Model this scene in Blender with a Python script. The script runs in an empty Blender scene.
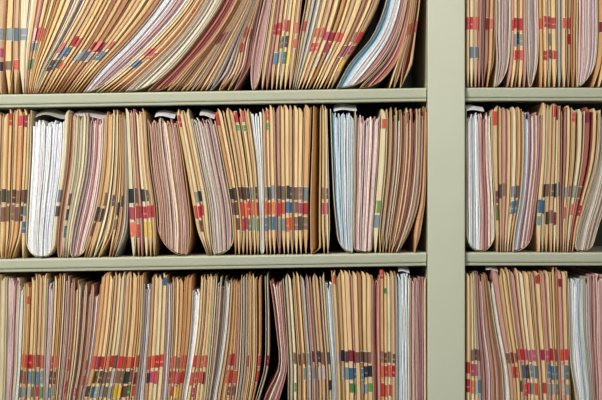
import bpy, math, random
random.seed(11)
sc = bpy.context.scene
COL = sc.collection
S = 0.0018                      # metres of shelf front per pixel of the photograph
def X(px): return (px - 301.0) * S
def Z(py): return 1.35 + (200.0 - py) * S

# ------------------------------------------------------------------ helpers
def lin(c):
    out = []
    for v in c:
        v = max(0, min(255, v)) / 255.0
        out.append(v / 12.92 if v <= 0.04045 else ((v + 0.055) / 1.055) ** 2.4)
    return (out[0], out[1], out[2], 1.0)

def vary(c, a=10, b=5):
    d = random.uniform(-a, a)
    return tuple(v + d + random.uniform(-b, b) for v in c)

class MB:
    def __init__(self): self.v, self.f, self.c, self.m = [], [], [], []
    def face(self, idx, col): self.f.append(idx); self.c.append(col)
    def sweep(self, rings, col, cap=True, colfn=None):
        b = len(self.v); n = len(rings[0])
        for r in rings: self.v.extend(r)
        for i in range(len(rings) - 1):
            cc = colfn(i) if colfn else col
            for j in range(n):
                k = (j + 1) % n
                self.face((b + i*n + j, b + i*n + k, b + (i+1)*n + k, b + (i+1)*n + j), cc)
        if cap:
            self.face(tuple(b + j for j in reversed(range(n))), col)
            e = b + (len(rings) - 1) * n
            self.face(tuple(e + j for j in range(n)), col)
    def box(self, x0, x1, y0, y1, z0, z1, col):
        self.sweep([[(x0,y0,z),(x1,y0,z),(x1,y1,z),(x0,y1,z)] for z in (z0, z1)], col)
    def build(self, name, mat, parent=None, origin=(0, 0, 0), bevel=0.0):
        ox, oy, oz = origin
        me = bpy.data.meshes.new(name)
        me.from_pydata([(x-ox, y-oy, z-oz) for x, y, z in self.v], [], self.f)
        a = me.color_attributes.new('tone', 'FLOAT_COLOR', 'CORNER')
        data = []
        for f, c in zip(self.f, self.c):
            for _ in f: data.extend(c)
        a.data.foreach_set('color', data)
        me.materials.append(mat)
        me.update()
        o = bpy.data.objects.new(name, me); COL.objects.link(o)
        if parent is not None: o.parent = parent
        else: o.location = origin
        if bevel:
            md = o.modifiers.new('bevel', 'BEVEL'); md.width = bevel; md.segments = 3
            md.limit_method = 'ANGLE'; md.angle_limit = math.radians(40)
        return o

def tag(o, label=None, cat=None, group=None, kind=None):
    if label: o['label'] = label
    if cat: o['category'] = cat
    if group: o['group'] = group
    if kind: o['kind'] = kind
    return o

def empty(name, loc):
    o = bpy.data.objects.new(name, None); COL.objects.link(o); o.location = loc
    o.empty_display_size = 0.02
    return o

# ------------------------------------------------------------------ materials
def tone_mat(name, rough, mott=0.12, scale=60, stretch=(1, 1, 1), spec=0.3, dark=(0.6, 0.5, 0.4)):
    m = bpy.data.materials.new(name); m.use_nodes = True
    nt = m.node_tree; N = nt.nodes; L = nt.links
    b = N['Principled BSDF']; b.inputs['Roughness'].default_value = rough
    b.inputs['Specular IOR Level'].default_value = spec
    at = N.new('ShaderNodeAttribute'); at.attribute_name = 'tone'
    g = N.new('ShaderNodeNewGeometry')
    mp = N.new('ShaderNodeMapping'); mp.inputs['Scale'].default_value = stretch
    L.new(g.outputs['Position'], mp.inputs['Vector'])
    no = N.new('ShaderNodeTexNoise'); no.inputs['Scale'].default_value = scale
    no.inputs['Detail'].default_value = 4
    L.new(mp.outputs[0], no.inputs['Vector'])
    rp = N.new('ShaderNodeMapRange'); rp.inputs['From Min'].default_value = .35
    rp.inputs['From Max'].default_value = .75; rp.inputs['To Min'].default_value = 0
    rp.inputs['To Max'].default_value = mott * 2
    L.new(no.outputs['Fac'], rp.inputs['Value'])
    mx = N.new('ShaderNodeMix'); mx.data_type = 'RGBA'; mx.blend_type = 'MULTIPLY'
    L.new(rp.outputs[0], mx.inputs[0]); L.new(at.outputs['Color'], mx.inputs[6])
    mx.inputs[7].default_value = (*dark, 1)
    L.new(mx.outputs[2], b.inputs['Base Color'])
    return m

M_COVER = tone_mat('manila_card', 0.6, 0.30, 420, (1, 1, .05), .3, (.66, .5, .38))
M_PAPER = tone_mat('paper_edges', 0.85, 0.22, 300, (1, 1, .5), .1, (.55, .47, .46))
M_LABEL = tone_mat('printed_label', 0.4, 0.06, 200)
M_STEEL = tone_mat('painted_steel', 0.42, 0.10, 9, (1, 1, 1), .4, (.8, .82, .76))
M_PLAIN = tone_mat('matt_paint', 0.8, 0.1, 4)

# ------------------------------------------------------------------ the room
def struct(name, x0, x1, y0, y1, z0, z1, col):
    m = MB(); m.box(x0, x1, y0, y1, z0, z1, lin(col))
    return tag(m.build(name, M_PLAIN), kind='structure')
struct('floor', -3, 3.5, -4, .6, -.05, 0, (120, 118, 110))
struct('wall_back', -3, 3.5, .5, .6, 0, 2.75, (150, 148, 138))
struct('ceiling', -3, 3.5, -4, .6, 2.75, 2.8, (225, 225, 218))

# ------------------------------------------------------------------ the steel shelving
STEEL = (203, 207, 184)
def ysh(row, px):
    """the pixel height of a shelf deck at px: the wide bay's shelves hang a little low at the far end"""
    if px < 445:
        return (94.2, 259.0, 424.0, -80.0)[row] - 6.6 * px / 427.0
    return (87.3, 252.3, 417.0, -87.0)[row]

unit = empty('shelving_unit', (X(446), .15, 0))
U0 = (X(446), .15, 0)
tag(unit, 'pale green painted steel shelving unit holding all the file folders', 'shelving')
SD = .30
def shelf(row, a, b):
    m = MB(); rings = []
    for px in (a, b):
        x, z = X(px), Z(ysh(row, px))
        p = [(.006, 0), (.0015, -.0012), (0, -.0035), (.0032, -.0155), (.0045, -.0175), (.0085, -.0178), (.0085, -.0192), (.0025, -.0196), (.0035, -.0232),
             (.006, -.0245), (.012, -.0245), (.012, -.006), (SD, -.006), (SD, 0)]
        rings.append([(x, y, z + dz) for y, dz in p])
    m.sweep(rings, lin(STEEL))
    m.build('shelf', M_STEEL, unit, U0)
for r in (0, 1, 2, 3):
    shelf(r, -90, 426.4)
    shelf(r, 465.6, 860)
m = MB(); m.box(X(427.4), X(464.6), -.008, SD, 0, 2.1, lin((205, 209, 187))); m.build('upright', M_STEEL, unit, U0, .0022)
for a, b in ((-112, -91), (861, 884)):
    m = MB(); m.box(X(a), X(b), -.008, SD, 0, 2.1, lin(STEEL)); m.build('upright', M_STEEL, unit, U0, .002)
m = MB(); m.box(X(-112), X(884), SD + .001, SD + .004, .05, 2.1, lin((46, 47, 43))); m.build('back_panel', M_STEEL, unit, U0)  # near-black colour carries the recess shade, so light reaching the back stays hidden
m = MB(); m.box(X(-90), X(426), 0, SD, .0, .09, lin(STEEL)); m.box(X(466), X(860), 0, SD, .0, .09, lin(STEEL)); m.build('plinth', M_STEEL, unit, U0)

# ------------------------------------------------------------------ palettes
MAN = (242, 211, 160); PALE = (242, 230, 194); ORA = (220, 172, 118); TAN = (214, 180, 140); BRN = (182, 132, 96)
CREAM = (228, 220, 196); GREY = (190, 188, 184); ROSE = (206, 158, 146); REDB = (168, 92, 76)
WH = [(240, 242, 246), (232, 236, 242), (246, 246, 246), (222, 228, 236)]
BW = [(226, 236, 242), (206, 222, 232), (236, 242, 244), (188, 208, 222)]
PK = [(214, 172, 166), (196, 146, 142), (228, 196, 184), (204, 160, 150), (236, 214, 204), (176, 124, 118)]
LI = [(206, 188, 190), (190, 164, 166), (226, 212, 208), (214, 184, 178), (178, 150, 150), (238, 230, 224)]
MX = [(220, 190, 160), (202, 156, 138), (190, 160, 158), (230, 208, 176), (178, 130, 110), (226, 210, 200), (208, 172, 120)]
CG = [(222, 218, 198), (204, 198, 180), (230, 224, 208), (196, 184, 172), (214, 204, 184)]
MR = [(158, 84, 76), (140, 68, 64), (176, 104, 92), (190, 126, 108)]
BR = [(200, 160, 118), (176, 130, 92), (214, 180, 140), (158, 110, 84), (188, 150, 134)]
BLUE = [(128, 170, 190), (152, 188, 204), (112, 154, 178)]
R_, O_, K_, B_, G_, Y_, N_, T_, P_, D_, W_ = ((196, 40, 46), (214, 84, 56), (50, 48, 54), (56, 106, 140), (88, 140, 74), (228, 190, 60), (112, 76, 66), (126, 146, 150),
                                     (176, 50, 92), (134, 34, 56), (190, 184, 186))
CN = {R_: 'red', O_: 'orange', K_: 'black', B_: 'blue', G_: 'green', Y_: 'yellow', N_: 'brown', T_: 'grey', P_: 'magenta', D_: 'maroon', W_: 'lilac'}

LV = (0, 25, 50, 90, 150)
def hermite(vals, h):
    n = len(LV)
    sl = []
    for i in range(n):
        if i == 0: sl.append((vals[1]-vals[0])/(LV[1]-LV[0]))
        elif i == n-1: sl.append((vals[-1]-vals[-2])/(LV[-1]-LV[-2]))
        else: sl.append(.5*((vals[i+1]-vals[i])/(LV[i+1]-LV[i]) + (vals[i]-vals[i-1])/(LV[i]-LV[i-1])))
    i = 0
    while i < n-2 and h > LV[i+1]: i += 1
    d = LV[i+1]-LV[i]; t = (h-LV[i])/d
    if t > 1: return vals[-1] + sl[-1]*(h-LV[-1])
    t2, t3 = t*t, t*t*t
    return (2*t3-3*t2+1)*vals[i] + (t3-2*t2+t)*d*sl[i] + (-2*t3+3*t2)*vals[i+1] + (t3-t2)*d*sl[i+1]

FOLDERS = []     # records, per compartment, in order along the shelf
HS = [0, 1.2, 3, 5.5, 9, 13, 18, 24, 31, 39, 48, 58, 69, 80, 92, 104, 116, 127, 137]

def pick(pal):
    c = random.choice(pal)
    return vary(tuple(v + (20 if min(c) > 200 else 12) for v in c), 7 if min(c) > 200 else 27, 5)

def make_folder(row, xl, xr, kind, cover, pal, m, tb, ctop, ptop, labels, k, lmname, desc):
    """xl(h), xr(h): the two edges in pixels at height h above the deck."""
    mid0 = xl(0) + m * (xr(0) - xl(0))
    zdeck = ysh(row, mid0) - .35
    def pos(px, h): return X(px), Z(ysh(row, px) - .35 - h) + .0003
    ox, oz = pos(mid0, 0)
    org = (ox, .0, oz)
    root = empty('file_folder', org)
    Hc = zdeck - ctop; Hp = zdeck - ptop
    yf = random.uniform(-.0015, .0025)
    wmid = xr(60) - xl(60)
    fat = kind == 'P'
    def blend(h):
        if h >= tb: return 1.0
        q = h / tb
        return max(.03, math.sqrt(max(0, 1-(1-q)**2))) if fat else .10 + .90 * q ** .75
    def ex(f, h):
        lo, hi = xl(h), xr(h)
        return lo + (m + (f - m) * blend(h)) * (hi - lo)
    ct0 = .0011 if fat else .0009
    # ---- cover: two flaps meeting in the fold
    mb = MB()
    cc = lin(vary(cover, 7, 3)); cc2 = lin(vary(cover, 7, 3))
    hs = [h for h in HS if h < Hc-7] + [Hc-5, Hc-2.2, Hc-.8, Hc]
    def ring_left(h, top):
        lo, hi = ex(0, h), ex(1, h); wpx = hi-lo
        kk = k * (1 - .75*top*top) * S * wpx
        kk = max(kk, min(.0012, S*wpx*.9)*(1-.4*top))
        x, z = pos(lo, h); x += .0002
        yb = .235; q = min(.0007, .28*wpx*S); ct = min(ct0, .3*wpx*S)
        if flip:
            x = pos(hi, h)[0] - .0002; g = lipd
            return [(x, yb, z), (x-q, yb, z), (x-q, yf+g+.0004, z), (x-kk*.12-.0006, yf+g*.45+.0006, z), (x-kk*.36-.0003, yf+g*.10+.0008, z), (x-kk, yf+.0007, z),
                    (x-kk, yf, z), (x-kk*.34, yf+g*.10, z), (x-kk*.10, yf+g*.42, z), (x, yf+g, z)]
        if not lipped:
            return [(x, yf, z), (x+ct, yf, z), (x+ct, yb, z), (x, yb, z)]
        g = lipd
        return [(x, yb, z), (x, yf+g, z), (x+kk*.10, yf+g*.42, z), (x+kk*.34, yf+g*.10, z), (x+kk, yf, z),
                (x+kk, yf+.0007, z), (x+kk*.36+.0003, yf+g*.10+.0008, z), (x+kk*.12+.0006, yf+g*.45+.0006, z), (x+q, yf+g+.0004, z), (x+q, yb, z)]
    def ring_right(h, top):
        hi = ex(1, h); x, z = pos(hi, h); x -= .0002
        ct = min(ct0, .3*S*(hi - ex(0, h)))
        if flip: x = pos(ex(0, h), h)[0] + .0002 + ct
        off = random.uniform(0, .0004)
        return [(x-ct, yf+yr+off, z), (x, yf+yr+off, z), (x, .235, z), (x-ct, .235, z)]
    lipd = random.uniform(.004, .011)
    lipped = (not fat) or k * wmid * S > .0012
    flip = lipped and random.random() < .25
    yr = random.uniform(.0, .003) if kind != 'O' else .09
    def topf(h): return max(0, min(1, (h-(Hc-6))/6))
    mb.sweep([ring_left(h, topf(h)) for h in hs], cc)
    dH = random.uniform(0, 6) if kind == 'M' else random.uniform(0, 3)
    hs2 = [min(h, Hc-dH) for h in hs]
    hs2 = [h for i, h in enumerate(hs2) if i == 0 or h > hs2[i-1] + .01]
    mb.sweep([ring_right(h, 0) for h in hs2], cc2)
    if kind == 'O':      # the rear flap runs back into the shelf at an angle
        rs = []
        for h in [h for h in HS if h < Hc - 4] + [Hc - 3, Hc]:
            lo, hi = ex(.2, h), ex(.97, h)
            x0, z = pos(lo, h); x1 = pos(hi, h)[0]
            rs.append([(x0, yf + .004, z), (x1, yf + .085, z), (x1 - .0008, yf + .087, z), (x0 - .0008, yf + .005, z)])
        mb.sweep(rs, cc)
    co = mb.build('cover', M_COVER, root, org)
    # ---- the papers inside
    mb = MB()
    pitch = 1.18 if fat else 1.5
    w_in = wmid
    n = max(2, int(w_in / pitch))
    seg = 1.0
    for i in range(n):
        f = (i + .5 + random.uniform(-.2, .2)) / n
        f = .06 + .88 * f if fat else .12 + .78 * f
        if kind == 'O': f = .14 + f * .1
        if callable(pal): pl = pal(f)
        else: pl = pal
        col = lin(pick(pl))
        if fat:
            q = (m - f)/max(m, .01) if f < m else (f - m)/max(1-m, .01)
            q = min(.98, max(0, q))
            h0 = tb * (1 - math.sqrt(1 - q*q)) + 1.5
        else:
            h0 = 3 + random.uniform(0, 4)
        top = Hp + random.uniform(-4.5, 3)
        yj = yf + (random.uniform(.0006, .008) if fat else random.uniform(.004, .014))
        ph = random.uniform(0, 6.28); am = random.uniform(0, .34) * (1 if fat else .4)
        white = fat and min(random.choice(pl)) > 200
        th = S * (w_in / n) * (1.12 if white else 1) * (random.uniform(.55, .9) if fat else random.uniform(.4, .68))
        hh = [h0] + [h for h in HS if h > h0 + 1 and h < top - 7] + [top - 4, top]
        bend = random.uniform(-1.5, 1.5) if fat else random.uniform(-.5, .5)
        rings = []
        for h in hh:
            lo, hi = ex(0, h), ex(1, h)
            if fat: px = xl(h) + f * (xr(h)-xl(h)); loc_w = xr(h)-xl(h)
            else: px = lo + f*(hi-lo); loc_w = hi-lo
            tt = th * min(1.6, max(.25, loc_w / max(w_in, .1)))
            px += am * math.sin(ph + h * .09) + (bend if h == top else 0)
            px = min(max(px, lo + .5*tt/S + .3), hi - .5*tt/S - .3) if hi - lo > 1.4 else (lo+hi)/2
            tt = min(tt, max(.0002, (hi-lo)*S*.5))
            x, z = pos(px, h)
            rings.append([(x-tt/2, yj, z), (x+tt/2, yj, z), (x+tt/2, .225, z), (x-tt/2, .225, z)])
        mb.sweep(rings, col)
    mb.build('papers', M_PAPER, root, org)
    # ---- colour coded labels wrapped over the front tab
    for (ya, yb_, col) in labels:
        j = random.uniform(-.9, .9)
        ha, hb = zdeck - yb_ + j, zdeck - ya + j
        lb = MB()
        fd = random.uniform(0, .28); base = lin(vary(tuple(v*(1-fd) + u*fd for v, u in zip(col, (205, 178, 152))), 14, 8)); wht = lin((226, 220, 212)); lt = lin(tuple(v*.45+120 for v in col))
        span = hb - ha; kl = min(.97, k * random.uniform(1.0, 1.3))
        cuts = [(ha, wht if random.random() < .7 else base), (ha + .6, base), (ha + span*.38, lt if random.random() < .22 else base), (ha + span*.48, base), (hb - .5, wht if random.random() < .4 else base)]
        lev = [c[0] for c in cuts] + [hb]; cols = [c[1] for c in cuts]
        rings = []
        for h in lev:
            lo, hi = ex(0, h), ex(1, h)
            w = (hi-lo)*S
            x, z = pos(lo, h); x += .0002
            kk = max(kl*w, min(.0012, w*.9))
            if not lipped:
                kk = min(w*.9, .008); x = pos(hi, h)[0] - kk - .0002
                rings.append([(x, yf-.0004, z), (x+kk, yf-.0004, z), (x+kk, yf-.0001, z), (x, yf-.0001, z)])
            else:
                g = lipd; e = .0005
                if flip:
                    x = pos(hi, h)[0] - .0002
                    rings.append([(x-kk, yf-e, z), (x-kk*.34, yf+g*.10-e, z), (x-kk*.06, yf+g*.5-e, z),
                                  (x-kk*.07, yf+g*.5-.0001, z), (x-kk*.34, yf+g*.10-.0001, z), (x-kk, yf-.0001, z)])
                    continue
                rings.append([(x+kk*.06, yf+g*.5-e, z), (x+kk*.34, yf+g*.10-e, z), (x+kk, yf-e, z),
                              (x+kk, yf-.0001, z), (x+kk*.34, yf+g*.10-.0001, z), (x+kk*.07, yf+g*.5-.0001, z)])
        lb.sweep(rings, base, True, lambda i: cols[i])
        lo_ = lb.build('colour_label', M_LABEL, root, org)
        lo_['label'] = CN[col] + ' edge label'
    cn = []
    for _, _, c in labels:
        if CN[c] not in cn: cn.append(CN[c])
    FOLDERS.append(dict(o=root, comp=(row, mid0 > 445), x=xl(80), lm=lmname, desc=desc, cn=cn, fat=fat, cover=cover, w=wmid, k=k))

COVN = {MAN: 'manila', PALE: 'pale cream', ORA: 'orange-tan', TAN: 'tan', BRN: 'brown', CREAM: 'cream', GREY: 'grey', ROSE: 'pink', REDB: 'reddish'}

def cluster(row, L, R, n, kind='M', covers=(MAN,), pal=BR, m=.5, tb=None, ct=None, pt=None, labels=(), k=None, lm=None, desc=None, wts=None, skip=0):
    """n folders standing side by side between the two edges L and R."""
    base = ysh(row, L[0])
    b0 = [random.uniform(.75, 1.25) * (wts[i] if wts else 1) for i in range(n)]
    b1 = [b * random.uniform(.8, 1.25) for b in b0]
    def cum(b):
        s = sum(b); out = [0]
        for v in b: out.append(out[-1] + v/s)
        return out
    c0, c1 = cum(b0), cum(b1)
    def edge(i):
        def f(h):
            t = max(0, min(1, h/140)); u = c0[i]*(1-t) + c1[i]*t
            a, b = hermite(L, h), hermite(R, h)
            return a + u*(b-a)
        return f
    for i in range(n):
        w = (R[2]-L[2]) * (c0[i+1]-c0[i])
        cv = covers[i % len(covers)] if len(covers) <= n else random.choice(covers)
        top = (ct if ct is not None else base-150) + random.uniform(-2, 3)
        top = max(top, ysh((3, 0, 1)[row], R[4]) + 15.5)
        ptop = (pt if pt is not None else top + 9) + random.uniform(-2, 2)
        ptop = max(ptop, top + 1.5)
        ls = []
        if labels:
            src = labels[i % len(labels)] if isinstance(labels[0], list) else labels
            for l in src:
                c = l[2]
                if isinstance(c, (list,)): c = random.choice(c)
                ls.append((l[0], l[1], c))
        kk = k if k is not None else (random.uniform(.55, .86) if kind == 'M' else random.uniform(.28, .5) if kind == 'H' else 0)
        tbb = tb if tb is not None else (min(34, 10 + w*2.2) if kind != 'P' else min(26, 8 + w*.9))
        make_folder(row, edge(i), edge(i+1), kind, cv, pal, m, tbb, top, ptop, ls, kk,
                    lm if (n == 1 or lm is None) else None, desc)

C = cluster
def lb(*a): return list(a)
# ================================================================== upper shelf, wide bay
C(0, (-8,-7,-6,-4,-2), (4,3.5,4,6,9), 1, covers=(TAN,), labels=lb((28,41,T_),(48,58,P_),(61,71,K_)), m=.8)
C(0, (7,4.5,5,7,10), (18,19,19,20,24), 2, covers=(MAN, TAN), labels=[lb((28,41,T_),(61,71,N_)), lb((28,41,B_),(60,70,O_))], m=.2)
C(0, (19.5,19,19.5,20,25), (24.3,25,26,30,35), 1, covers=(PALE,), labels=lb((28,41,T_)), m=.8, lm='wide pale folder beside the fan', desc='wide pale cream folder at the left edge of the upper fan')
C(0, (24.5,25,26,30,35), (32,38,48,64,84), 7, covers=(CREAM, MAN, ROSE, MAN, MAN, ORA, MAN), pal=MX, labels=[[], [], lb((28,41,W_),(43,52,T_),(59,70,G_)), lb((28,41,R_),(43,52,T_),(59,70,G_)), lb((28,41,O_)), [], []], m=.2, tb=10, wts=[1,1,1,1.3,1,1,1])
C(0, (32.2,38.2,48.2,64.2,84.2), (35.5,47,62,84,106), 2, 'H', covers=(MAN, CREAM), pal=LI, tb=9, m=.5)
C(0, (35.8,47.3,62.3,84.3,106.3), (58,75,93,116,146), 7, covers=(MAN, TAN, MAN, MAN, ORA, MAN, BRN), pal=BR, m=.2, tb=24,
  labels=[lb((60,71,K_),(44,55,R_)), lb((60,71,K_),(47,58,B_)), lb((60,69,N_),(48,58,B_),(37,47,R_)), lb((63,70,O_),(38,48,R_)), [], lb((52,62,T_)), lb((50,60,T_))], k=.75)
C(0, (58.3,75.3,93.3,116.3,146.3), (82,102,127,160,190), 7, covers=(MAN, BRN, MAN, TAN, MAN, MAN, BRN), pal=BR, m=.2, tb=24,
  labels=[lb((52,62,B_),(42,50,D_)), lb((42,51,R_),(53,62,T_)), lb((43,53,D_)), lb((52,62,B_)), lb((41,50,R_),(52,62,B_)), [], []], k=.75)
C(0, (82.4,102.4,127.4,160.4,190.4), (95,126,153,188,214), 1, 'P', covers=(CREAM,), pal=lambda f: WH if f < .42 else (LI if f < .75 else (PK if f < .85 else WH)), m=.05, tb=12, lm='slanting white-and-lilac folder', desc='thick slanting folder of white and lilac papers leaning across the upper shelf')
C(0, (95.3,126.3,153.3,188.3,214.3), (124,151,177,205,230), 7, covers=(PALE, MAN, ORA, MAN, BRN, MAN, BRN), pal=BR, m=.1, tb=14,
  labels=[[], lb((60,68,B_),(50,58,R_)), lb((61,69,B_),(49,57,R_)), lb((52,60,R_)), lb((10,16,R_)), [], []], k=.7)
C(0, (124.3,151.3,177.3,205.3,230.3), (146,174,195,222,243), 1, 'P', covers=(PALE,), pal=CG, m=.05, tb=16, lm='bowed cream folder', desc='thick bowed folder of grey-cream papers on the upper shelf')
C(0, (146.3,174.3,195.3,222.3,243.3), (166,188,211,236,254), 1, 'P', covers=(TAN,), pal=MR, m=.05, tb=10, lm='thick maroon folder', desc='thick bowed folder of maroon papers on the upper shelf')
C(0, (166.3,188.3,211.3,236.3,254.3), (190,207,222,245,261), 5, 'H', covers=(MAN, TAN, BRN, MAN, TAN), pal=MX, m=.1, tb=9, labels=[[], [], lb((33,45,D_)), lb((33,45,D_)), lb((33,45,D_))])
C(0, (190,207,222,245,261), (209,222,234,252,267), 4, 'H', covers=(CREAM, BRN, MAN, TAN), pal=MX, m=.1, tb=9, labels=[lb((33,45,D_)), lb((32,44,D_)), [], []])
C(0, (209,222,234,252,267), (226,238,243,257,271), 2, 'H', covers=(GREY, MAN), pal=LI, m=.1, tb=16, labels=[[], lb((26,38,O_),(42,52,R_))], k=.2)
C(0, (227,238.5,243.5,257,271), (240,250,254,262,275), 2, 'H', covers=(MAN, ROSE), pal=PK, m=.1, tb=24, labels=[lb((27,38,R_),(43,52,R_)), lb((28,40,D_))], k=.2)
C(0, (250,251,255,264,276), (259,262,266,272,283), 1, 'P', covers=(CREAM,), pal=PK, m=.3, tb=24, lm='pink folder right of the dark gap', desc='pink folder of papers just right of the dark gap on the upper shelf')
C(0, (260,263,267,273,284), (292,295,298,302,312), 7, covers=(MAN, ROSE, TAN, MAN, PALE, MAN, TAN), pal=MX, labels=[[], lb((25,36,R_)), lb((22,34,R_),(52,64,B_)), lb((20,32,R_),(36,48,K_),(52,64,T_)), lb((20,32,R_),(36,48,K_),(52,64,B_)), lb((52,64,Y_)), lb((22,34,R_),(40,50,R_))], m=.5, k=.65)
C(0, (292,296,299,306,315), (297,305,313,323,336), 3, covers=(MAN, GREY, CREAM), pal=LI, m=.3, tb=12, labels=[lb((22,33,O_)), [], []], k=.5)
C(0, (297,305,313,323,336), (315,326,338,352,366), 5, covers=(MAN, TAN, MAN, ORA, MAN), pal=BR, m=.2, tb=14, labels=[lb((28,38,O_),(42,52,R_)), lb((28,38,R_),(42,52,O_)), lb((32,42,P_),(56,66,W_)), lb((32,42,R_),(44,54,P_)), lb((32,42,R_),(50,62,W_))])
C(0, (315,326,338,352,366), (334,345,361,381,392), 5, covers=(TAN, MAN, BRN, MAN, TAN), pal=BR, m=.2, tb=14, labels=[lb((34,44,R_)), [], lb((46,58,D_)), lb((32,43,D_),(46,58,D_)), lb((32,43,R_),(46,56,P_),(60,71,Y_))])
C(0, (336,350,371,387,396), (356,381,396,407,411), 1, 'P', covers=(CREAM,), pal=lambda f: BLUE if f < .27 else (WH if f < .72 else PK), m=.02, tb=9, lm='curving blue-and-white folder', desc='fat curving folder with blue edge and white papers on the upper shelf')
C(0, (358,383,397,407,411), (376,396,405,412,416), 1, 'P', covers=(MAN,), pal=MR+PK[:2], m=.1, tb=12, lm='curving red-brown folder', desc='curving folder of red-brown papers beside the fat blue-and-white one')
C(0, (388,396.8,405.6,412.5,416.5), (397.5,403,409.6,416.3,420.3), 2, covers=(MAN, TAN), pal=PK, m=.4, labels=lb((23,36,R_)), k=.5)
C(0, (399.5,403.4,410,416.6,420.6), (407,413,416,421,424), 1, covers=(MAN,), pal=MR, m=.1, labels=lb((22,34,R_)), k=.35, lm='last upper folder before the post', desc='red-labelled folder standing last before the steel post on the upper shelf')
# ================================================================== upper shelf, narrow bay
V = lambda *a: a
C(0, (466,466,466,466,466), (481,481.5,482,483,483), 4, covers=(MAN, PALE, TAN, ROSE), pal=MX, labels=[lb((17,30,R_)), lb((17,30,R_),(47,59,B_)), lb((17,30,R_),(47,59,B_)), []], k=.7)
C(0, (481,481.5,482,483,483), (489,494,495,496,496), 2, covers=(ROSE, ORA), pal=MX, m=.5, tb=24, labels=[lb((18,30,D_),), lb((18,30,O_),)], k=.45)
C(0, (494,497,496,496,496), (503,509,511,511,511), 1, 'P', covers=(CREAM,), pal=LI+CG, m=.1, tb=20, lm='curved lilac-grey folder', desc='curved folder of lilac-grey papers on the upper shelf of the narrow bay')
C(0, (506,510,511.2,511.2,511.2), (526,527,526,526,526), 5, covers=(ROSE, MAN, TAN, MAN, ROSE), pal=MX, labels=[lb((19,31,R_)), lb((18,30,R_),(33,46,T_),(50,60,R_)), lb((18,30,R_),(33,46,K_),(50,60,R_)), lb((18,30,R_),(33,46,T_),(50,60,R_)), []], k=.7)
C(0, (527,527,526,526,526), (534,538,539,538,538), 1, 'P', covers=(PALE,), pal=LI+CG, m=.5, tb=24, lm='grey-white folder in the upper narrow bay', desc='folder of grey-white papers between red labelled folders in the upper narrow bay')
C(0, (539.5,540,539.5,538.5,538.5), (562,562,562,562,562), 5, covers=(ORA, MAN, PALE, MAN, GREY), pal=MX, labels=[lb((19,31,O_)), lb((17,29,R_),(50,60,R_)), lb((17,29,R_),(33,45,T_),(50,60,D_)), lb((17,29,R_),(50,60,R_)), []], k=.65)
C(0, (562,562,562,562,562), (576,576,576,577,577), 3, covers=(MAN, TAN, ORA), pal=MX, labels=[lb((17,29,R_)), lb((17,29,R_),(33,45,R_)), []], k=.6)
C(0, (576.5,576.5,576.5,577,577), (588,596,598,598,598), 1, 'P', covers=(PALE,), pal=LI+PK[:1], m=.1, tb=22, lm='thick lilac folder by the upper edge', desc='thick folder of lilac papers curving out on the upper narrow bay')
C(0, (591,597,599,599,599), (603,608,610,610,610), 2, covers=(ORA, MAN), pal=PK, labels=[lb((22,34,D_)), []], m=.4)
# ================================================================== middle shelf, wide bay
C(1, (-9,-7,-5,-4,-2), (3.5,5,6,7,9), 2, covers=(TAN, MAN), labels=lb((190,204,K_),(206,221,N_)), m=.7, ct=111)
C(1, (4.5,5.5,6.5,7.5,9.5), (13,21,23,25.5,28), 4, covers=(MAN, MAN, ORA, MAN), pal=MX, labels=[lb((190,204,[K_,N_]),(206,222,N_),(113,126,O_)), lb((190,204,[W_,N_]),(206,222,N_)), lb((190,204,N_),(206,222,N_),(116,127,R_)), lb((190,204,N_),(206,222,K_),(116,128,D_))], m=.25, ct=110)
C(1, (21.3,21.8,23.5,26,28.3), (25,25.5,26.5,28.5,30.3), 1, covers=(MAN,), labels=lb((189,203,K_),(206,217,T_),(221,233,B_)), ct=116)
C(1, (25.3,25.7,26.7,28.8,30.5), (56,57,60,66,70), 1, 'P', covers=(PALE,), pal=WH, m=.5, tb=18, ct=109, pt=124, k=.11, labels=lb((190,203,T_),(206,217,K_)), lm='bulging white folder', desc='very thick bulging folder of bright white papers on the middle shelf')
C(1, (57,58,61,67,71), (62,63,66,72,75), 1, 'P', covers=(TAN,), pal=PK+MR, m=.4, tb=10, ct=112, pt=118)
C(1, (62,63,66,72,75), (69,72,77,85,88), 3, 'H', covers=(PALE, CREAM, PALE), pal=CG, labels=[lb((194,206,N_),(209,221,K_),(225,237,B_)), [], []], m=.3, ct=114, k=.6)
C(1, (69,72,77,85,88), (83,90,97,103,106), 1, 'P', covers=(PALE,), pal=LI+PK, m=.3, tb=9, ct=115, pt=120, lm='pink-lilac folder of the middle shelf', desc='thick leaning folder of pink and lilac papers on the middle shelf')
C(1, (83.5,90.3,97,103,106), (91.5,99,105.5,111,113), 3, covers=(ORA, TAN, MAN), pal=MX, labels=[lb((208,222,K_),(224,237,N_)), lb((208,222,N_)), lb((193,206,N_),(208,222,K_))], m=.3, ct=112, k=.7)
C(1, (92,99.3,105.8,111,113), (102,112,116,119,120), 2, covers=(PALE, MAN), pal=CG+MX, labels=[[], lb((196,208,K_))], m=.25, tb=20, ct=110, k=.45)
C(1, (108,112.3,116.3,119.3,120.3), (117,126,128,127.5,125), 3, covers=(MAN, ORA, GREY), pal=MX, labels=[lb((203,216,K_),(218,230,N_)), lb((195,208,K_)), []], m=.25, ct=113, k=.5)
C(1, (130,129.5,128.5,127.5,125), (156,156,154.5,149,145), 6, covers=(PALE, TAN, ROSE, PALE, MAN, TAN), pal=PK+BR, labels=[lb((188,203,K_),(206,219,P_),(222,238,O_)), lb((188,203,N_),(206,219,R_),(223,238,R_)), lb((206,219,P_)), lb((190,203,K_),(206,219,R_),(222,238,Y_)), lb((190,202,K_),(206,219,P_),(222,238,Y_)), lb((206,219,R_))], ct=110, k=.7, wts=[1.5,.8,.8,1.4,1,.8])
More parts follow.
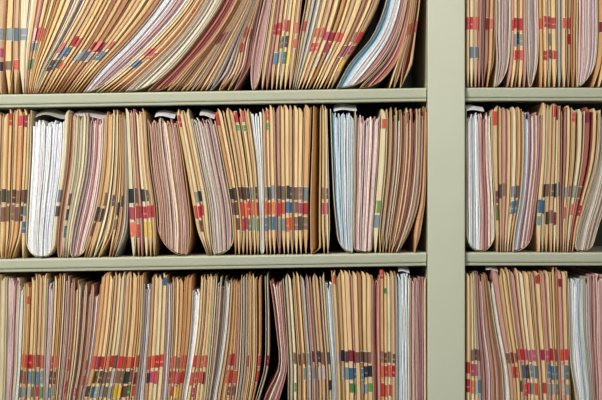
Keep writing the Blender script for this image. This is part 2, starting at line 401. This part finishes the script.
C(1, (158,157,156,150.5,146.5), (190,191,189,184,174.5), 1, 'P', covers=(TAN,), pal=PK[:4]+CG[:2]+MX, m=.85, tb=34, ct=118, pt=120, lm='very thick brownish-pink folder', desc='very thick folder of brownish-pink papers with a rounded bottom on the middle shelf')
C(1, (206.5,197.5,192.8,186,175), (212,209,207,199.5,188), 4, covers=(MAN, PALE, ORA, PALE), pal=BR, labels=[lb((114,127,R_),(206,220,R_)), lb((192,204,T_),(206,218,R_),(221,233,K_)), lb((190,202,K_),(205,217,R_)), []], m=.6, ct=110, k=.75)
C(1, (212.5,210,208,200,188.5), (233,233.5,231,224,212), 1, 'P', covers=(PALE,), pal=LI+CG+PK[:2], m=.12, tb=16, ct=117, pt=119, lm='thick grey-lilac folder', desc='thick folder of grey-lilac papers leaning left on the middle shelf')
C(1, (234,234,232,225,213), (259.5,259.5,258.5,256,248), 7, covers=(ORA, MAN, MAN, TAN, MAN, MAN, MAN), pal=BR, ct=109,
  labels=[lb((188,200,K_),(203,216,N_),(112,126,R_)), lb((187,200,K_),(202,216,N_),(218,231,N_)), lb((187,200,N_),(202,216,O_),(218,231,R_)), lb((187,200,K_),(202,216,O_),(218,231,P_)), lb((187,200,K_),(202,216,R_),(218,231,G_),(111,123,R_),(125,132,G_)), lb((187,200,T_),(202,216,O_),(218,231,T_),(111,123,R_),(125,132,G_)), lb((187,200,K_),(202,216,R_),(218,231,G_))])
C(1, (260,260,259,256.8,249), (264.5,264,264,263,261.5), 1, 'P', covers=(CREAM,), pal=WH, m=.5, tb=8, ct=112, pt=112, lm='narrow white folder', desc='narrow folder of bright white papers among manila folders on the middle shelf')
C(1, (265,264.4,264.4,263.3,262), (308.5,308.3,308.3,309.5,311.5), 10, covers=(TAN, MAN, MAN, ROSE, MAN, MAN, TAN, MAN, MAN, ORA), pal=BR, ct=106,
  labels=[lb((187,200,T_),(202,215,O_),(217,231,B_)), lb((186,200,K_),(202,215,O_),(217,231,T_),(109,120,O_),(123,131,G_)), lb((186,200,T_),(202,215,O_),(217,231,B_)), lb((186,200,K_),(202,215,R_),(217,231,T_)), lb((186,200,N_),(202,215,O_),(217,231,T_)), lb((186,200,K_),(202,214,B_),(217,231,O_)), lb((186,200,K_),(202,214,B_),(217,231,O_)), lb((186,200,N_),(202,214,N_),(217,231,N_)), lb((186,200,N_),(202,214,P_),(217,231,K_)), lb((186,200,T_),(202,214,R_),(217,231,N_))])
# the open one: its rear flap shows its inner face
C(1, (309,308.8,308.8,310,312), (321.5,321,321,321.5,321.7), 1, 'O', covers=(MAN,), pal=BR, ct=107, pt=150, k=.16, m=.2, tb=6, lm='open manila folder', desc='open manila folder showing its shaded orange inner flap on the middle shelf')
C(1, (322.3,321.6,321.6,322,322.2), (330,330,329.5,328.5,327), 2, covers=(MAN, PALE), pal=MR+BR, ct=106, labels=[lb((187,200,N_),(203,216,P_)), lb((188,200,K_),(203,216,D_))], k=.55, tb=26)
C(1, (339,336.5,334,332,330), (353.5,354,354.5,355,356), 1, 'P', covers=(CREAM,), pal=lambda f: BLUE if f < .16 else BW, m=.9, tb=18, ct=110, pt=116, lm='blue-white folder of the middle shelf', desc='thick folder of pale blue-white papers right of the black gap on the middle shelf')
C(1, (354,354.3,354.8,355.3,356.3), (372,373,375,378,381), 1, 'P', covers=(TAN,), pal=PK+LI, m=.7, tb=5, ct=113, pt=117, lm='mauve-pink folder of the middle shelf', desc='thick folder of mauve-pink papers beside the blue-white one on the middle shelf')
C(1, (372.3,373.3,375.3,378.3,381.3), (378.5,379,381.5,385,386.5), 1, covers=(PALE,), pal=CG, labels=lb((200,213,[G_]),(215,229,T_),(119,130,O_)), ct=111, k=.85, lm='pale folder with green label', desc='pale cream folder with a green edge label on the middle shelf')
C(1, (378.8,379.3,381.8,385.3,386.8), (391,396,400,405,406), 4, 'H', covers=(MAN, TAN, PALE, TAN), pal=PK+LI+MR[:1], ct=108, k=.22, labels=[[], lb((216,230,W_)), [], []], tb=18)
C(1, (391.3,396.3,400.3,405.3,406.3), (400,412,419.5,422.7,424.2), 4, 'H', covers=(MAN, REDB, PALE, TAN), pal=MX+PK, ct=107, m=.05, tb=12, k=.25, labels=[lb((111,124,D_)), [], [], lb((112,122,O_))])
C(1, (413.3,415,420.5,423.2,424.6), (417,421.5,425,426.3,427), 1, covers=(ORA,), pal=MX, ct=108, m=.4, k=.5, tb=16, lm='last middle folder before the post', desc='slim leaning tan folder standing last before the steel post on the middle shelf')
# ================================================================== middle shelf, narrow bay
C(1, (466,466,466,466,466), (496,496,495.5,493,492), 1, 'P', covers=(CREAM,), pal=lambda f: BW if f < .46 else (PK if f < .88 else CG), m=.5, tb=22, ct=112, pt=115, lm='round-bottomed blue-and-pink folder', desc='round-bottomed thick folder of blue-white and pink papers right of the post')
C(1, (496.3,496.3,496,493.4,492.4), (499.5,499.5,499,498.5,498.5), 1, covers=(MAN,), pal=MR, labels=lb((191,203,N_),(206,222,G_),(112,126,O_)), ct=106, k=.85)
C(1, (499.8,499.8,499.4,498.9,498.9), (511,514.5,519,522,522), 5, covers=(TAN, ROSE, MAN, PALE, ORA), pal=PK+BR, labels=[lb((184,198,K_)), lb((184,198,N_)), [], lb((186,198,T_),(200,214,B_)), lb((185,198,K_),(200,214,B_))], ct=107, k=.6)
C(1, (512,515,519.5,522.5,522.5), (530,533.5,536.5,541,542), 1, 'P', covers=(PALE,), pal=lambda f: BW if f < .3 else (LI if f < .6 else PK), m=.05, tb=16, ct=112, pt=116, lm='white-to-pink folder', desc='thick folder shading from white to pink papers on the middle narrow shelf')
C(1, (537,537,538,541.5,543), (560,560,560,560.5,561), 6, covers=(MAN, PALE, MAN, TAN, PALE, MAN), pal=BR, ct=103, labels=[lb((200,214,B_),(216,226,T_)), lb((184,197,K_),(200,214,B_)), lb((183,197,N_),(211,225,K_)), lb((183,197,K_),(211,225,N_),(104,118,R_)), lb((183,197,K_),(211,225,D_),(105,120,D_)), lb((183,197,T_))], k=.75)
C(1, (560.3,560.3,560.3,561,561.4), (574,578,585,596,600), 6, covers=(ROSE, MAN, TAN, PALE, REDB, MAN), pal=PK+MR[:1]+BR, ct=107, labels=[[], lb((186,198,T_),(207,220,P_)), lb((186,198,N_),(112,122,R_)), lb((186,198,T_),(204,216,R_)), lb((187,199,N_),(112,123,D_)), lb((204,216,R_))], k=.5, m=.4)
C(1, (574.3,578.3,585.3,596.4,600.4), (592,599,607,613,615), 1, 'P', covers=(PALE,), pal=CG+PK[:3], m=.4, tb=8, ct=112, lm='grey-and-pink folder', desc='thick leaning folder of grey and pink papers at the end of the middle narrow shelf')
# ================================================================== lower shelf, wide bay
C(2, (-6,-5,-4,-3,-2), (2.5,3,4,5,6), 2, covers=(MAN, PALE), ct=276)
C(2, (2.7,3.3,4.3,5.3,6.3), (12.5,13.5,15.5,17,20), 1, 'P', covers=(CREAM,), pal=LI+LI+PK, m=.5, ct=277, pt=279, lm='lilac folder of the lower shelf', desc='thick folder of lilac papers near the far left end of the lower shelf')
C(2, (12.8,13.8,15.8,17.3,20.3), (17,18,20,22,24), 1, 'P', covers=(CREAM,), pal=WH+CG[:1], m=.5, ct=286, pt=288)
C(2, (17.2,18.2,20.2,22.2,24.2), (24.5,25.5,27,29,31), 2, covers=(MAN, ORA), pal=MX, ct=284, labels=[lb((355,368,O_),(370,384,N_),(387,398,B_)), lb((355,368,R_),(370,384,D_),(387,398,T_),(296,305,R_))])
C(2, (24.8,25.8,27.3,29.3,31.3), (42,43,43.5,45,47), 4, covers=(MAN, MAN, TAN, MAN), pal=BR, ct=275, labels=[lb((355,369,R_),(371,385,B_),(387,398,T_)), lb((355,369,R_),(371,385,B_),(387,398,N_)), lb((355,369,D_),(371,385,B_),(387,398,P_)), lb((355,369,O_),(371,385,T_),(387,398,G_))])
C(2, (42.3,43.3,43.8,45.3,47.3), (46,47,49,51.5,54), 1, 'P', covers=(GREY,), pal=LI, ct=281, pt=284)
C(2, (46.3,47.3,49.3,51.8,54.2), (54,55,57,60,63), 2, covers=(MAN, ORA), ct=275, labels=[lb((356,369,R_),(371,385,N_),(387,398,B_)), lb((356,369,R_),(371,385,N_),(387,398,T_))])
C(2, (54.3,55.3,57.3,60.2,63.2), (66,68,72,76,79), 3, 'H', covers=(PALE, ROSE, TAN), pal=MX, ct=276, k=.3, labels=[[], [], lb((358,371,R_),(382,394,R_))])
C(2, (66.3,68.3,72.3,76.3,79.3), (82,84,90,96,102), 3, 'H', covers=(CREAM, TAN, ROSE), pal=CG+PK, ct=285, k=.25, labels=[[], lb((388,398,R_)), lb((360,372,R_),(375,386,R_))], lm=None)
C(2, (82.3,84.3,90.3,96.3,102.3), (134,135,138,142,144), 11, covers=(ORA, MAN, MAN, TAN, MAN, PALE, TAN, MAN, MAN, ORA, MAN), pal=BR, ct=274,
  labels=[lb((356,369,R_),(386,398,K_)), lb((356,369,D_),(371,384,K_),(386,398,B_)), lb((356,369,R_),(371,384,K_),(386,398,T_)), lb((356,369,O_),(371,384,N_),(386,398,T_)), lb((356,369,R_),(371,384,N_),(386,398,N_)), lb((356,369,N_),(371,384,W_),(386,398,T_)), lb((356,369,R_),(371,384,N_),(386,398,Y_)), lb((356,369,R_),(371,384,N_),(386,398,Y_)), lb((356,369,O_),(371,384,K_),(386,398,N_)), lb((356,369,R_),(371,384,N_),(386,398,G_)), lb((356,369,O_),(371,384,D_),(386,398,R_))])
C(2, (134.3,135.3,138.3,142.3,144.3), (143,144,146,149,152), 1, 'P', covers=(GREY,), pal=LI+CG, ct=282, pt=284, lm='slim grey-lilac folder', desc='slim folder of grey-lilac papers among manila folders on the lower shelf')
C(2, (143.3,144.3,146.3,149.3,152.3), (160,161,163,165,167), 4, covers=(TAN, MAN, PALE, MAN), pal=MX, ct=275, labels=[lb((356,369,R_),(372,384,K_)), lb((356,369,O_),(372,384,P_)), lb((355,368,R_),(371,384,R_)), lb((355,368,O_),(277,286,B_))])
C(2, (160.3,161.3,163.3,165.3,167.3), (166,167,169,171,172), 1, 'P', covers=(GREY,), pal=LI, ct=284, pt=286)
C(2, (166.3,167.3,169.3,171.3,172.3), (180,181.5,185.5,190,193), 5, covers=(TAN, MAN, ORA, ORA, ORA), pal=BR, ct=276, labels=[lb((357,370,R_),(372,385,R_)), lb((357,370,O_),(372,385,R_),(387,398,R_)), lb((356,369,N_),(372,385,P_),(387,398,Y_)), lb((356,369,O_),(372,385,R_),(387,398,Y_)), lb((356,369,O_),(372,385,R_))])
C(2, (180.3,181.8,185.8,190.3,193.3), (184,187,191.5,197.5,201), 1, 'P', covers=(CREAM,), pal=WH, ct=289, pt=289, lm='leaning white folder', desc='slim leaning folder of bright white papers on the lower shelf')
C(2, (184.3,187.3,191.8,197.8,201.3), (203,206,208.5,212,216), 5, covers=(MAN, TAN, MAN, MAN, PALE), pal=BR, ct=275, labels=[lb((356,369,R_),(372,385,R_)), lb((356,369,R_),(372,385,R_),(387,398,P_)), lb((356,369,O_),(372,385,R_)), lb((356,369,R_),(372,385,D_)), []])
C(2, (203.3,206.3,208.8,212.3,216.3), (210.5,213,217.5,223,226.5), 2, 'H', covers=(PALE, GREY), pal=LI+PK, ct=277, k=.2)
C(2, (210.8,213.3,217.8,223.3,226.8), (215,217,221.5,227,231), 1, 'P', covers=(CREAM,), pal=WH+CG[:1], ct=283, pt=284, lm='cream-white folder of the lower shelf', desc='slim curving folder of cream-white papers on the lower shelf')
C(2, (215.3,217.3,221.8,227.3,231.3), (232,235,238,240,241), 4, covers=(TAN, ORA, ORA, ROSE), pal=MX, ct=281, labels=[[], lb((355,367,R_),(370,384,O_)), lb((354,367,R_),(370,384,R_),(386,396,N_)), lb((370,384,O_),(386,396,N_))], k=.6)
C(2, (232.3,235.3,238.3,240.3,241.3), (243,248,251.5,252.5,252), 4, 'H', covers=(PALE, GREY, MAN, MAN), pal=PK+MR[:1]+LI, ct=274, k=.35, labels=[[], [], lb((356,368,R_)), []])
C(2, (244,249,252.2,253,252.4), (249,255,260,261.5,261.3), 2, covers=(MAN, ORA), pal=MR+BR, ct=275, k=.5, labels=[[], lb((356,368,R_),(371,384,O_))])
C(2, (250,257,263.8,265.5,264.6), (254,261,268,269.6,268), 1, covers=(CREAM,), pal=MR, ct=272, k=.4, labels=lb((355,366,R_)))
C(2, (258,266,278,276,268.3), (272,281,287,285,281), 1, 'P', covers=(ROSE,), pal=PK+MR[:1], m=.3, ct=279, pt=284, lm='bowed pink folder', desc='pink paper folder bowing out over a dark gap on the lower shelf')
C(2, (287.6,287.8,288,286,282), (332,332,331,327.8,324), 9, covers=(CREAM, PALE, ORA, MAN, GREY, ROSE, MAN, TAN, PALE), pal=MX, ct=274, k=.5,
  labels=[[], lb((353,365,N_),(382,392,G_)), lb((353,365,N_)), lb((353,365,N_),(367,380,T_)), lb((353,365,T_),(367,380,W_)), lb((352,364,D_),(367,380,T_)), lb((352,364,K_),(367,380,W_)), lb((352,364,N_),(367,380,W_)), lb((352,364,K_),(380,390,K_))])
C(2, (332.3,332.3,331.3,328,324.3), (337.5,337.5,336.7,335,331), 1, 'P', covers=(CREAM,), pal=BW+WH, ct=281, pt=283, lm='white folder between manila ones', desc='slim folder of white papers between manila folders on the lower shelf')
C(2, (337.8,337.8,337,335.3,331.3), (372.5,372.5,372,371,371.5), 9, covers=(MAN, TAN, MAN, MAN, ROSE, MAN, BRN, MAN, MAN), pal=BR, ct=271,
  labels=[lb((352,364,W_),(275,285,O_)), lb((351,363,K_),(367,380,W_)), lb((351,363,K_),(367,380,T_)), lb((351,363,D_),(367,380,B_),(383,393,G_)), lb((351,363,D_),(368,380,B_),(383,393,G_)), lb((351,363,N_)), lb((351,363,K_),(368,380,B_),(383,393,T_)), lb((351,363,N_),(366,378,K_),(383,393,T_)), lb((351,363,N_),(366,378,K_),(383,393,G_))])
C(2, (372.8,372.8,372.3,371.4,371.8), (381,381,380.5,380,380), 1, 'P', covers=(TAN,), pal=MR+LI[:1], ct=276, pt=281, lm='maroon folder of the lower shelf', desc='folder of maroon papers between manila folders on the lower shelf')
C(2, (381.3,381.3,380.8,380.3,380.3), (396,396,396,396,395), 4, covers=(ORA, MAN, PALE, TAN), pal=MX, ct=271, labels=[lb((352,363,N_),(366,378,O_),(382,396,R_),(270,280,R_)), lb((352,363,N_),(366,378,R_),(384,396,O_),(288,294,G_)), lb((352,363,N_),(366,378,O_),(384,396,R_)), lb((353,364,N_),(366,378,R_))])
C(2, (396.3,396.3,396.3,396.3,395.3), (410,410,409.5,409.5,410), 1, 'P', covers=(CREAM,), pal=lambda f: (BW+BLUE[:2]) if f < .5 else BW, ct=276, pt=277, lm='blue-white folder of the lower shelf', desc='thick folder of blue-white papers near the post on the lower shelf')
C(2, (410.3,410.3,409.8,409.8,410.3), (426.4,426.4,426.4,426,426), 1, 'P', covers=(MAN,), pal=PK+PK+CG[:1], ct=277, pt=279, lm='thick pink folder beside the post', desc='thick folder of dusty pink papers beside the steel post on the lower shelf')
# ================================================================== lower shelf, narrow bay
C(2, (465.8,465.8,465.8,466,466), (471,471,471,471,470.5), 1, covers=(MAN,), pal=MR, ct=271, labels=lb((362,374,R_),(380,394,R_)), k=.7)
C(2, (471.3,471.3,471.3,471.3,470.8), (486.5,486,485,481,478), 4, covers=(PALE, MAN, GREY, ROSE), pal=MX, ct=271, labels=[lb((350,362,N_),(364,377,P_),(381,395,O_)), lb((350,362,K_),(364,377,P_),(381,395,W_)), lb((350,362,N_),(364,377,W_),(381,395,B_)), []])
C(2, (486.8,486.3,485.3,481.3,478.3), (503,502.5,501,494,486), 3, 'P', covers=(ROSE, TAN, BRN), pal=LI+MR+PK, ct=275, pt=280)
C(2, (503.3,502.8,501.3,494.3,486.3), (511,510,507.5,500,491), 1, 'P', covers=(PALE,), pal=CG+WH, ct=280, pt=284, lm='leaning cream-white folder', desc='leaning folder of cream-white papers on the lower shelf right of the post')
C(2, (511.3,510.3,507.8,500.3,491.3), (521,520,518,512.5,505), 3, covers=(ROSE, MAN, MAN), pal=PK, ct=269, labels=[lb((353,364,N_)), lb((352,363,D_),(366,378,O_)), lb((352,363,N_),(366,378,R_))])
C(2, (521.3,520.3,518.3,512.8,505.3), (571,570.5,569.5,568.5,567), 13, covers=(TAN, ROSE, MAN, PALE, MAN, TAN, MAN, ROSE, MAN, MAN, ORA, ROSE, MAN), pal=MX, ct=269,
  labels=[lb((350,362,R_),(380,392,K_)), lb((350,362,R_),(365,379,B_),(383,395,R_)), lb((350,362,P_),(365,379,K_),(383,395,R_)), lb((350,362,P_),(365,379,B_),(383,395,T_)), lb((350,362,P_),(365,379,B_),(383,395,O_)), [], lb((350,362,P_),(383,395,R_),(275,285,R_)), lb((349,362,P_),(365,380,B_),(383,395,T_)), lb((349,362,R_),(365,380,B_),(383,395,W_)), lb((349,362,P_),(365,380,B_),(383,395,T_)), [], lb((350,362,O_),(366,380,W_),(384,395,W_),(278,286,D_)), lb((350,362,R_),(366,380,B_),(384,395,T_))], k=.62)
C(2, (577,575.5,571,569.3,567.8), (590.5,589.5,587.5,584,584), 1, 'P', covers=(CREAM,), pal=BW, m=.6, ct=277, pt=279, lm='blue-white folder on the lower right', desc='thick folder of blue-white papers on the lower shelf of the narrow bay')
C(2, (590.8,589.8,587.8,584.3,584.3), (594.5,594,592.5,590.5,589.5), 1, 'P', covers=(GREY,), pal=CG+LI, ct=276, pt=280)
C(2, (594.8,594.3,592.8,590.8,589.8), (608,608,608,608,608), 1, 'P', covers=(ROSE,), pal=PK, ct=272, pt=274, lm='thick pink folder at the right edge', desc='thick folder of dusty pink papers at the end of the lower narrow shelf')

# ------------------------------------------------------------------ labels
ORD = 'zeroth first second third fourth fifth sixth seventh eighth ninth tenth eleventh twelfth thirteenth fourteenth fifteenth sixteenth seventeenth eighteenth nineteenth twentieth'.split()
GRP = {(0, False): 'file folders on the upper shelf of the wide bay', (0, True): 'file folders on the upper shelf of the narrow bay',
       (1, False): 'file folders on the middle shelf of the wide bay', (1, True): 'file folders on the middle shelf of the narrow bay',
       (2, False): 'file folders on the lower shelf of the wide bay', (2, True): 'file folders on the lower shelf of the narrow bay'}
comps = {}
for r in FOLDERS: comps.setdefault(r['comp'], []).append(r)
def nwords(t):
    import re
    return len(re.findall(r"[A-Za-z0-9][A-Za-z0-9'\u2019-]*", t))
for key, rs in comps.items():
    rs.sort(key=lambda r: r['x'])
    lms = [i for i, r in enumerate(rs) if r['lm']]
    for i, r in enumerate(rs):
        o = r['o']
        if r['lm']: lab = r['desc']
        else:
            j = min(lms, key=lambda a: abs(a - i))
            n = abs(i - j); side = 'right' if i > j else 'left'
            where = ('just ' if n == 1 else ORD[n] + ' ') + side + ' of the ' + rs[j]['lm']
            kind = COVN[r['cover']] + (' paper folder' if r['fat'] else ' folder')
            cn = r['cn'][:3]
            what = kind + (' with ' + ('-'.join(cn)) + ' labels' if cn else (', full of papers' if r['fat'] else ' without labels'))
            lab = what + ', ' + where
            if nwords(lab) > 16: lab = kind.replace(' paper', '') + (' with ' + '-'.join(cn) + ' labels' if cn else '') + ', ' + where
            if nwords(lab) > 16: lab = lab.replace(' labels', '').replace(' with ', ' labelled ')
            if nwords(lab) > 16: print('LONG', lab)
        tag(o, lab, 'file folder', GRP[key])

# ------------------------------------------------------------------ loose sheets lying on top of the folders
def sheet(px0, px1, py, y0, y1, tilt, label, curl=.004, col=(236, 238, 240)):
    mb = MB(); n = 8; rings = []; y0 = min(y0, .012); y1 = min(y1, .06)
    for i in range(n + 1):
        t = i / n
        x = X(px0 + (px1 - px0) * t)
        z = Z(py) + tilt * t * S + curl * math.sin(t * math.pi * 1.3 + .4)
        rings.append([(x, y0, z - .007), (x, y0 + .02, z + .001), (x, y1, z + .007), (x, y1, z + .0076), (x, y0 + .0195, z + .0017), (x, y0, z - .0063)])
    mb.sweep(rings, lin(col))
    org = (X((px0+px1)/2), (y0+y1)/2, Z(py))
    o = mb.build('paper_sheet', M_PAPER, None, org)
    return tag(o, label, 'paper', 'loose sheets lying over the folders')
sheet(34, 63, 114.5, .03, .2, 3, 'loose grey sheet lying on top of the bulging white folder', .006, (186, 184, 178))
sheet(72, 104, 113.5, .03, .2, 0, 'loose lilac-white sheet lying over the pink-lilac folder', .003, (214, 208, 210))
sheet(154, 174, 113.5, .02, .2, 1, 'loose white sheet on top of the very thick brownish-pink folder', .003)
sheet(199, 214, 111.5, .02, .2, -2, 'loose white sheet on top of the thick grey-lilac folder', .002)
sheet(334, 357, 108, .015, .2, 3, 'loose bright white sheet on the blue-white folder of the middle shelf', .003)
sheet(399, 410, 268.5, .02, .2, 0, 'loose white sheet on the blue-white folder beside the post, lower shelf', .002)
sheet(487, 499, 267, .02, .2, 0, 'loose white sheet over the leaning cream-white folder, lower narrow bay', .002)
sheet(461.5+5, 484, 107.5, -.002, .2, 1, 'loose white sheet on the round-bottomed blue-and-pink folder beside the post', .002)

# ------------------------------------------------------------------ camera
cam = bpy.data.cameras.new('camera'); co = bpy.data.objects.new('camera', cam); COL.objects.link(co)
DIST = 2.3
co.location = (X(301), -DIST, Z(200)); co.rotation_euler = (math.radians(90), 0, 0)
cam.sensor_width = 36; cam.lens = 36 * DIST / (602 * S)
sc.camera = co

# ------------------------------------------------------------------ light: the ceiling lamps of the aisle and the dim room
def area(name, loc, target, size, sy, power, col):
    l = bpy.data.lights.new(name, 'AREA'); l.shape = 'RECTANGLE'; l.size = size; l.size_y = sy; l.energy = power; l.color = col
    o = bpy.data.objects.new(name, l); COL.objects.link(o); o.location = loc
    from mathutils import Vector
    o.rotation_euler = (Vector(target) - Vector(loc)).to_track_quat('-Z', 'Y').to_euler()
    return o
area('aisle_lamp', (-1.2, -1.9, 2.5), (0, 0, 1.35), .6, .35, 52, (1, .97, .92))
area('aisle_lamp', (.45, -2.4, 2.1), (0, 0, 1.35), .5, .4, 11, (1, .97, .93))
w = bpy.data.worlds.new('room'); sc.world = w; w.use_nodes = True
w.node_tree.nodes['Background'].inputs[0].default_value = (.9, .93, 1, 1)
w.node_tree.nodes['Background'].inputs[1].default_value = .10
sc.view_settings.view_transform = 'Standard'; sc.view_settings.look = 'None'
sc.view_settings.exposure = 0.0; sc.view_settings.gamma = 1
print('folders', len(FOLDERS))
